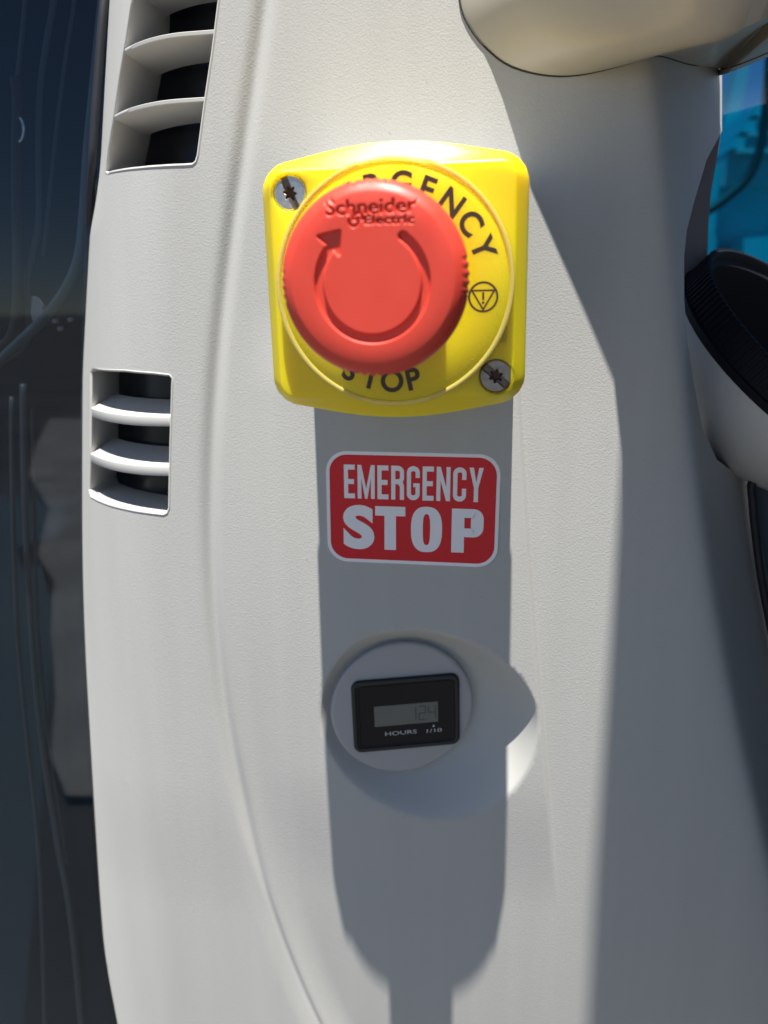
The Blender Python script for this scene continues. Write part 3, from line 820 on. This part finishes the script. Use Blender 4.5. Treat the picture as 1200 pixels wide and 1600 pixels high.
mk('meter_face', loc2w(MFR, [(q[0], q[1], 1.1) for q in offset(ol, 1.7)]), [tuple(range(len(ol)))], M['screen'], ml, smooth=False)
def mxy(px, py):
    P0 = MFR[0]+MFR[3]*1.1; p = at_plane(px, py, P0, MFR[3])-P0; return np.array([np.dot(p, MU), np.dot(p, MV)])
def rectm(name, pa, pb, w_, mt):
    a, b = mxy(*pa), mxy(*pb); x0, x1 = min(a[0], b[0]), max(a[0], b[0]); z0, z1 = min(a[1], b[1]), max(a[1], b[1])
    return mk(name, loc2w(MFR, [(x0, z0, w_), (x1, z0, w_), (x1, z1, w_), (x0, z1, w_)]), [(0, 1, 2, 3)], mt, ml, smooth=False), (x0, x1, z0, z1)
_, (lx0, lx1, lz0, lz1) = rectm('display_window', (585.5, 1136), (684, 1096), 1.13, M['lcd'])
# seven segment figures
def seg7(ch, x, z, W, H, t):
    S7 = {'1': 'bc', '2': 'abged', '4': 'fgbc'}[ch]; L = {'a': ((0, H), (W, H)), 'b': ((W, H), (W, H/2)), 'c': ((W, H/2), (W, 0)), 'd': ((0, 0), (W, 0)), 'e': ((0, 0), (0, H/2)), 'f': ((0, H/2), (0, H)), 'g': ((0, H/2), (W, H/2))}
    out = []
    for s_ in S7:
        a, b = np.array(L[s_][0], float), np.array(L[s_][1], float); d = (b-a)/np.linalg.norm(b-a); out.append((line2(a+d*.18+(x, z), b-d*.18+(x, z), t)))
    return out
lw, lh = lx1-lx0, lz1-lz0
its = []
for ch, fx in (('1', .545), ('2', .70), ('4', .855)): its += seg7(ch, lx0+lw*fx, lz0+lh*.16, lw*.105, lh*.68, .38)
its.append((np.array(circ(.2, 8, lx0+lw*.832, lz0+lh*.16)), [(0, i, i+1) for i in range(1, 7)]))
flat('display_figures', its, 1.15, M['segment'], ml, MFR)
its = []
a, b = mxy(602, 1149.5), mxy(651, 1140.5); v, f = text_tris('HOURS', .0); its.append((fit(v, a[0], b[0], a[1]-.1, a[1]+1.5), f))
a, b = mxy(667, 1145), mxy(690, 1138); v, f = text_tris('1/10', .0); its.append((fit(v, a[0], b[0], a[1], a[1]+1.55), f))
a = mxy(677.5, 1133.5); its.append((np.array([(a[0]-.5, a[1]-.5), (a[0]+.5, a[1]-.5), (a[0], a[1]+.55)]), [(0, 1, 2)]))
flat('print', its, 1.15, M['print_white'], ml, MFR)
# thin inner line of the bezel glass
iw = rrect(mw_-5.0, mh-4.6, 1.8, 6)
rg = [loc2w(MFR, [(q[0], q[1], 1.14) for q in iw]), loc2w(MFR, [(q[0], q[1], 1.30) for q in offset(iw, .12)]), loc2w(MFR, [(q[0], q[1], 1.14) for q in offset(iw, .28)])]
v, f = loft(rg); mk('window_frame', v, f, M['black'], ml, sharp=60)

# ------------------------------------------------------------------ rounded arm housing above (casts the long shade on the right)
arm = thing('arm_housing', 'smooth beige rounded housing jutting out over the top right of the panel', 'housing', (90, 0, 130))
seam = [(712, -60), (716, -20), (722, 18), (738, 50), (762, 78), (792, 101), (830, 114), (870, 119), (905, 117), (940, 110), (985, 98), (1026, 87), (1075, 100), (1122, 108), (1150, 102), (1200, 82), (1260, 55)]
sp = [surf(*p) if p[0] < 1130 else at(p[0], p[1], 46) for p in seam]
sp = [np.array([20.5, 0, 240.])]+sp
sp = np.array(crom(sp, 6)); sp[:, 1] = np.maximum(sp[:, 1], 0)
sp = np.vstack([sp, [[420, 46, sp[-1][2]+60]]])
def xl(p): return float(np.interp(p, [0, 2.3, 5, 11, 16, 23, 30, 60, 130, 200], [0, 6.5, 12, 22, 34, 50, 55, 58, 60, 61]))
rings = []
for k, p in enumerate([-9, 0, .6, 1.6, 3, 5, 7.5, 10.5, 14, 18, 23, 27, 32, 38, 46, 56, 70, 90, 115, 145, 175, 200]):
    q = max(p, 0); sh = xl(q)
    fade = np.clip(1-(sp[:, 0]-20)/95, 0, 1)**.8         # only the left flank moves; the right follows on
    Zl = 3.0*max(0, q-25)*(1-math.exp(-max(0, q-25)/12))
    rings.append([(x+sh*fd, y*max(0, 1-q/46)-p, z+Zl) for (x, y, z), fd in zip(sp, fade)])
v, f = loft(rings, closed=False)
k0 = len(v); last = rings[-1]
mk('housing_body', v+[(420, last[0][1], last[0][2]), ], f+[tuple([k0]+[(len(rings)-1)*len(last)+i for i in range(len(last))])], M['arm'], arm, sharp=50)
sm = [(x, y-.25, z-.1) for (x, y, z) in sp[:-1]]
v, f = tube(sm[8:], .22, 8); mk('seam', v, f, M['rubber'], arm)

# ------------------------------------------------------------------ right: rear flange, cap, neck, seal
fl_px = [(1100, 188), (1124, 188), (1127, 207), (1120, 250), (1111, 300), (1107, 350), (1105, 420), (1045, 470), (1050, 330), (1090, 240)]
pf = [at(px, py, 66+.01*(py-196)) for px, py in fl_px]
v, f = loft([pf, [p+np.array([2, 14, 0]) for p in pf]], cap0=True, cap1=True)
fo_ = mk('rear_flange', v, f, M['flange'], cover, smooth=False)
ca = np.array([.5288, -.4222, .7363]); ca /= np.linalg.norm(ca)
cc = np.array([152.6, 52.4, 49.2])
CFR = frame(cc, ca)
cap = thing('cup_holder', 'round cup holder with black ribbed rim in a pale bowl at the right edge', 'cup holder', tuple(cc-ca*50))
RC = 53.2
def lathe_fr(prof, fr, n=96):
    rg = [loc2w(fr, [(r*math.cos(a), r*math.sin(a), w_) for a in np.linspace(0, 2*math.pi, n, endpoint=False)]) for r, w_ in prof]
    return loft(rg, cap1=True)
v, f = lathe_fr([(RC-5, -12), (RC-1.2, -12), (RC-.8, -9.8), (RC+.2, -9.6), (RC+.3, -9), (RC-.8, -8.6), (RC-1.6, .6), (RC-2.1, 1.2), (RC-2.9, 1.3), (RC-3.5, .6), (RC-4.2, -2), (RC-6, -3), (RC-9, -20), (RC-14, -33), (.1, -35)], CFR)
lin = mk('liner', v, f, M['cap'], cap, sharp=35)
proto = None
nrib = 130
for k in range(nrib):
    a = 2*math.pi*k/nrib
    u, vv_ = math.cos(a), math.sin(a); tx_, tz_ = -math.sin(a), math.cos(a)
    R0 = RC-1.1
    pts_ = []
    for (wv, rr0, rr1) in ((-8.4, R0-.4, R0+.75), (1.2, R0-1.2, R0-.05)):
        for (r_, t_) in ((rr0, -.55), (rr1, -.38), (rr1, .38), (rr0, .55)): pts_.append((u*r_+tx_*t_, vv_*r_+tz_*t_, wv))
    W = loc2w(CFR, pts_)
    toward = -W[1][0]*1.0-W[1][2]*.8
    mk('rib', W, [(0, 1, 2, 3), (7, 6, 5, 4), (0, 4, 5, 1), (1, 5, 6, 2), (2, 6, 7, 3)], M['cap'], lin, smooth=False)
NP = []
for q in np.linspace(0, 80, 14):
    a = math.radians(q); NP.append(((RC-1.5)*math.cos(a), -12-40*math.sin(a)))
rg = [loc2w(CFR, [(r_*math.cos(a), r_*math.sin(a), w_) for a in np.linspace(0, 2*math.pi, 96, endpoint=False)]) for r_, w_ in NP[::-1]]
v, f = loft(rg, cap0=True); mk('bowl', v, f, M['smooth_grey'], cap, sharp=60)

# door edge with added shading leaf, and its seal lower right
gp = [at(px, py, y) for px, py, y in ((1235, 712, 36), (1200, 737, 36), (1180, 751, 37), (1174, 758, 38), (1175, 775, 39), (1180, 830, 40), (1189, 900, 41), (1201, 965, 42), (1216, 1040, 43))]
v, f = tube(crom(gp, 5), 1.5, 10); sk = mk('rubber_seal', v, f, M['rubber'])
tag(sk, 'thin black rubber seal bending down the right edge below the cup holder', 'seal')
dp = [at(1174, 753, 48), at(1186, 830, 48), at(1193, 900, 48), at(1212, 1010, 48), at(1290, 1350, 48)]
dp.append(np.array([dp[-1][0]+30, 48, -330.])); rt = [np.array([215, -290, -330.]), np.array([215, -290, 330.]), np.array([dp[0][0]+46, 10, 330.]), np.array([dp[0][0]+46, 10, dp[0][2]+22])]  # door leaf carried on unseen towards the camera to darken the side face
v, f = loft([dp+rt, [p+np.array([3, 9, 0]) for p in dp+rt]], cap0=True, cap1=True)
dpo = mk('shading_cab_door', v, f, M['navy_trim'], smooth=False); tag(dpo, 'dull dark grey cab door edge beyond the rubber seal, its unseen leaf extended to shade the panel side', 'door')

# ------------------------------------------------------------------ left: dark glass door with its trims
win = thing('dark_window', 'dark blue tinted cab window left of the grey panel', 'window', (-180, 48, -240))
def plate(name, px, y, th_, mt, parent):
    P = [at(a, b, y) for a, b in px]; v, f = loft([P, [p+np.array([0, th_, 0]) for p in P]], cap0=True, cap1=True)
    return mk(name, v, f, mt, parent, smooth=False)
plate('glass_pane', [(-200, -900), (260, -900), (200, 300), (190, 800), (215, 1300), (240, 1800), (-200, 1800)], 48, 3, M['glass_dark'], win)
hd = [np.array([-420, 46, 262.]), np.array([-60, 46, 262.]), np.array([-60, 130, 262.]), np.array([-420, 130, 262.])]
v, f = loft([hd, [p+np.array([0, 0, 60]) for p in hd]], cap0=True, cap1=True); mk('header', v, f, M['navy'], win, smooth=False)
plate('inner_trim', [(-400, -500), (300, -500), (300, 1900), (-400, 1900)], 110, 10, M['navy'], win)
def strip(name, px, y, r, mt, parent, fl=1.0):
    P = crom([at(a, b, y) for a, b in px], 6); v, f = tube(P, r, 8); return mk(name, v, f, mt, parent)
tr = M['navy_trim']
strip('trim_strip', [(44, -60), (40, 0), (34, 60), (28, 120)], 90, 1.0, tr, win)
strip('trim_strip', [(90, -60), (84, 0), (72, 70), (62, 150), (60, 240), (60, 340), (50, 400), (42, 440), (45, 500), (38, 540), (0, 566), (-60, 585)], 88, 1.3, tr, win)
strip('trim_strip', [(122, -60), (116, 0), (104, 80), (92, 170), (82, 260), (74, 340), (68, 400)], 92, .8, tr, win)
strip('trim_strip', [(24, 120), (28, 160), (26, 260), (28, 400), (27, 480), (15, 530), (-30, 560)], 84, 2.4, M['rubber'], win)
strip('window_seal', [(168, -60), (160, 20), (148, 140), (138, 240), (132, 330), (124, 400), (104, 450), (70, 496), (30, 535), (-30, 590), (-90, 640)], 58, 2.2, tr, win)
strip('trim_strip', [(18, 620), (20, 800), (28, 1000), (42, 1150), (58, 1300), (66, 1450), (72, 1700)], 86, 1.1, tr, win)
strip('trim_strip', [(36, 600), (38, 760), (44, 900), (54, 1050), (68, 1180), (90, 1320), (112, 1450), (135, 1700)], 80, 1.5, tr, win)
strip('trim_strip', [(50, 640), (54, 800), (58, 950), (70, 1100), (86, 1230), (104, 1350)], 84, .8, tr, win)
plate('reflector', [(50, 463), (58, 466), (66, 478), (68, 490), (62, 498), (52, 506), (48, 490)], 76, 2, M['lens'], win)
P = [at(28+9*math.cos(a), 202+20*math.sin(a), 80) for a in np.linspace(-1.25, 1.35, 14)]
v, f = tube(P, .55, 8); mk('latch_ring', v, f, M['chrome'], win)
for (a_, b_) in ((84, 502), (92, 514), (108, 500)):
    plate('bolt_head', [(a_-3, b_-3), (a_+3, b_-4), (a_+4, b_+2), (a_-2, b_+3)], 74, 2, M['lens'], win)

# seal between glass and cover
P = [np.array([p[0]-1.6, p[1]+5, p[2]]) for p in left]
v, f = tube(P, 1.6, 10); gs = mk('edge_seal', v, f, M['rubber']); tag(gs, 'black rubber seal along the left edge of the grey panel', 'seal')

# ------------------------------------------------------------------ right background behind tinted glass
rw = thing('side_window', 'teal tinted window at the upper right beside the panel', 'window', (150, 90, 0))
plate('glass_pane', [(1040, -60), (1500, -60), (1500, 700), (1040, 700)], 110, 4, M['glass_teal'], rw)
mach = thing('teal_machine', 'teal painted machine blurred beyond the window at upper right', 'machine', tuple(at(1170, 900, 2200)))
def blk(name, px, y, th_, mt, parent): return plate(name, px, y, th_, mt, parent)
blk('body', [(1040, 270), (1130, 262), (1165, 256), (1320, 262), (1320, 900), (1040, 900)], 2200, 900, M['teal'], mach)
blk('hood_block', [(1138, 236), (1190, 220), (1290, 225), (1290, 290), (1128, 290)], 2170, 500, M['edge_grey'], mach)
for (x0, y0, x1, y1) in ((1142, 214, 1186, 232), (1158, 188, 1192, 206), (1176, 162, 1205, 180)):
    blk('step', [(x0+6, y0), (x1+80, y0-4), (x1+80, y1+6), (x0, y1)], 2140, 500, M['teal'], mach)
    e_ = blk('step_edge', [(x0+16, y1), (x1+80, y1-3), (x1+80, y1+6), (x0+10, y1+6)], 2120, 30, M['edge_grey'], mach)
blk('lower_block', [(1162, 372), (1320, 360), (1320, 900), (1160, 900)], 2050, 400, M['teal'], mach)
blk('boom_strut', [(1164, 60), (1182, 50), (1152, 205), (1134, 262), (1130, 200)], 2500, 120, M['teal'], mach)
hp = [at(px, py, 1500) for px, py in ((1215, 20), (1204, 90), (1199, 150), (1195, 190), (1188, 232), (1170, 275), (1140, 305), (1108, 328), (1070, 345))]
v, f = tube(crom(hp, 6), 9.5, 12); ho = mk('hose', v, f, M['hose']); tag(ho, 'dark rubber hose curving down in front of the teal machine', 'hose')

print('objects', len(bpy.data.objects), 'tris', sum(len(o.data.polygons) for o in bpy.data.objects if o.type == 'MESH'))
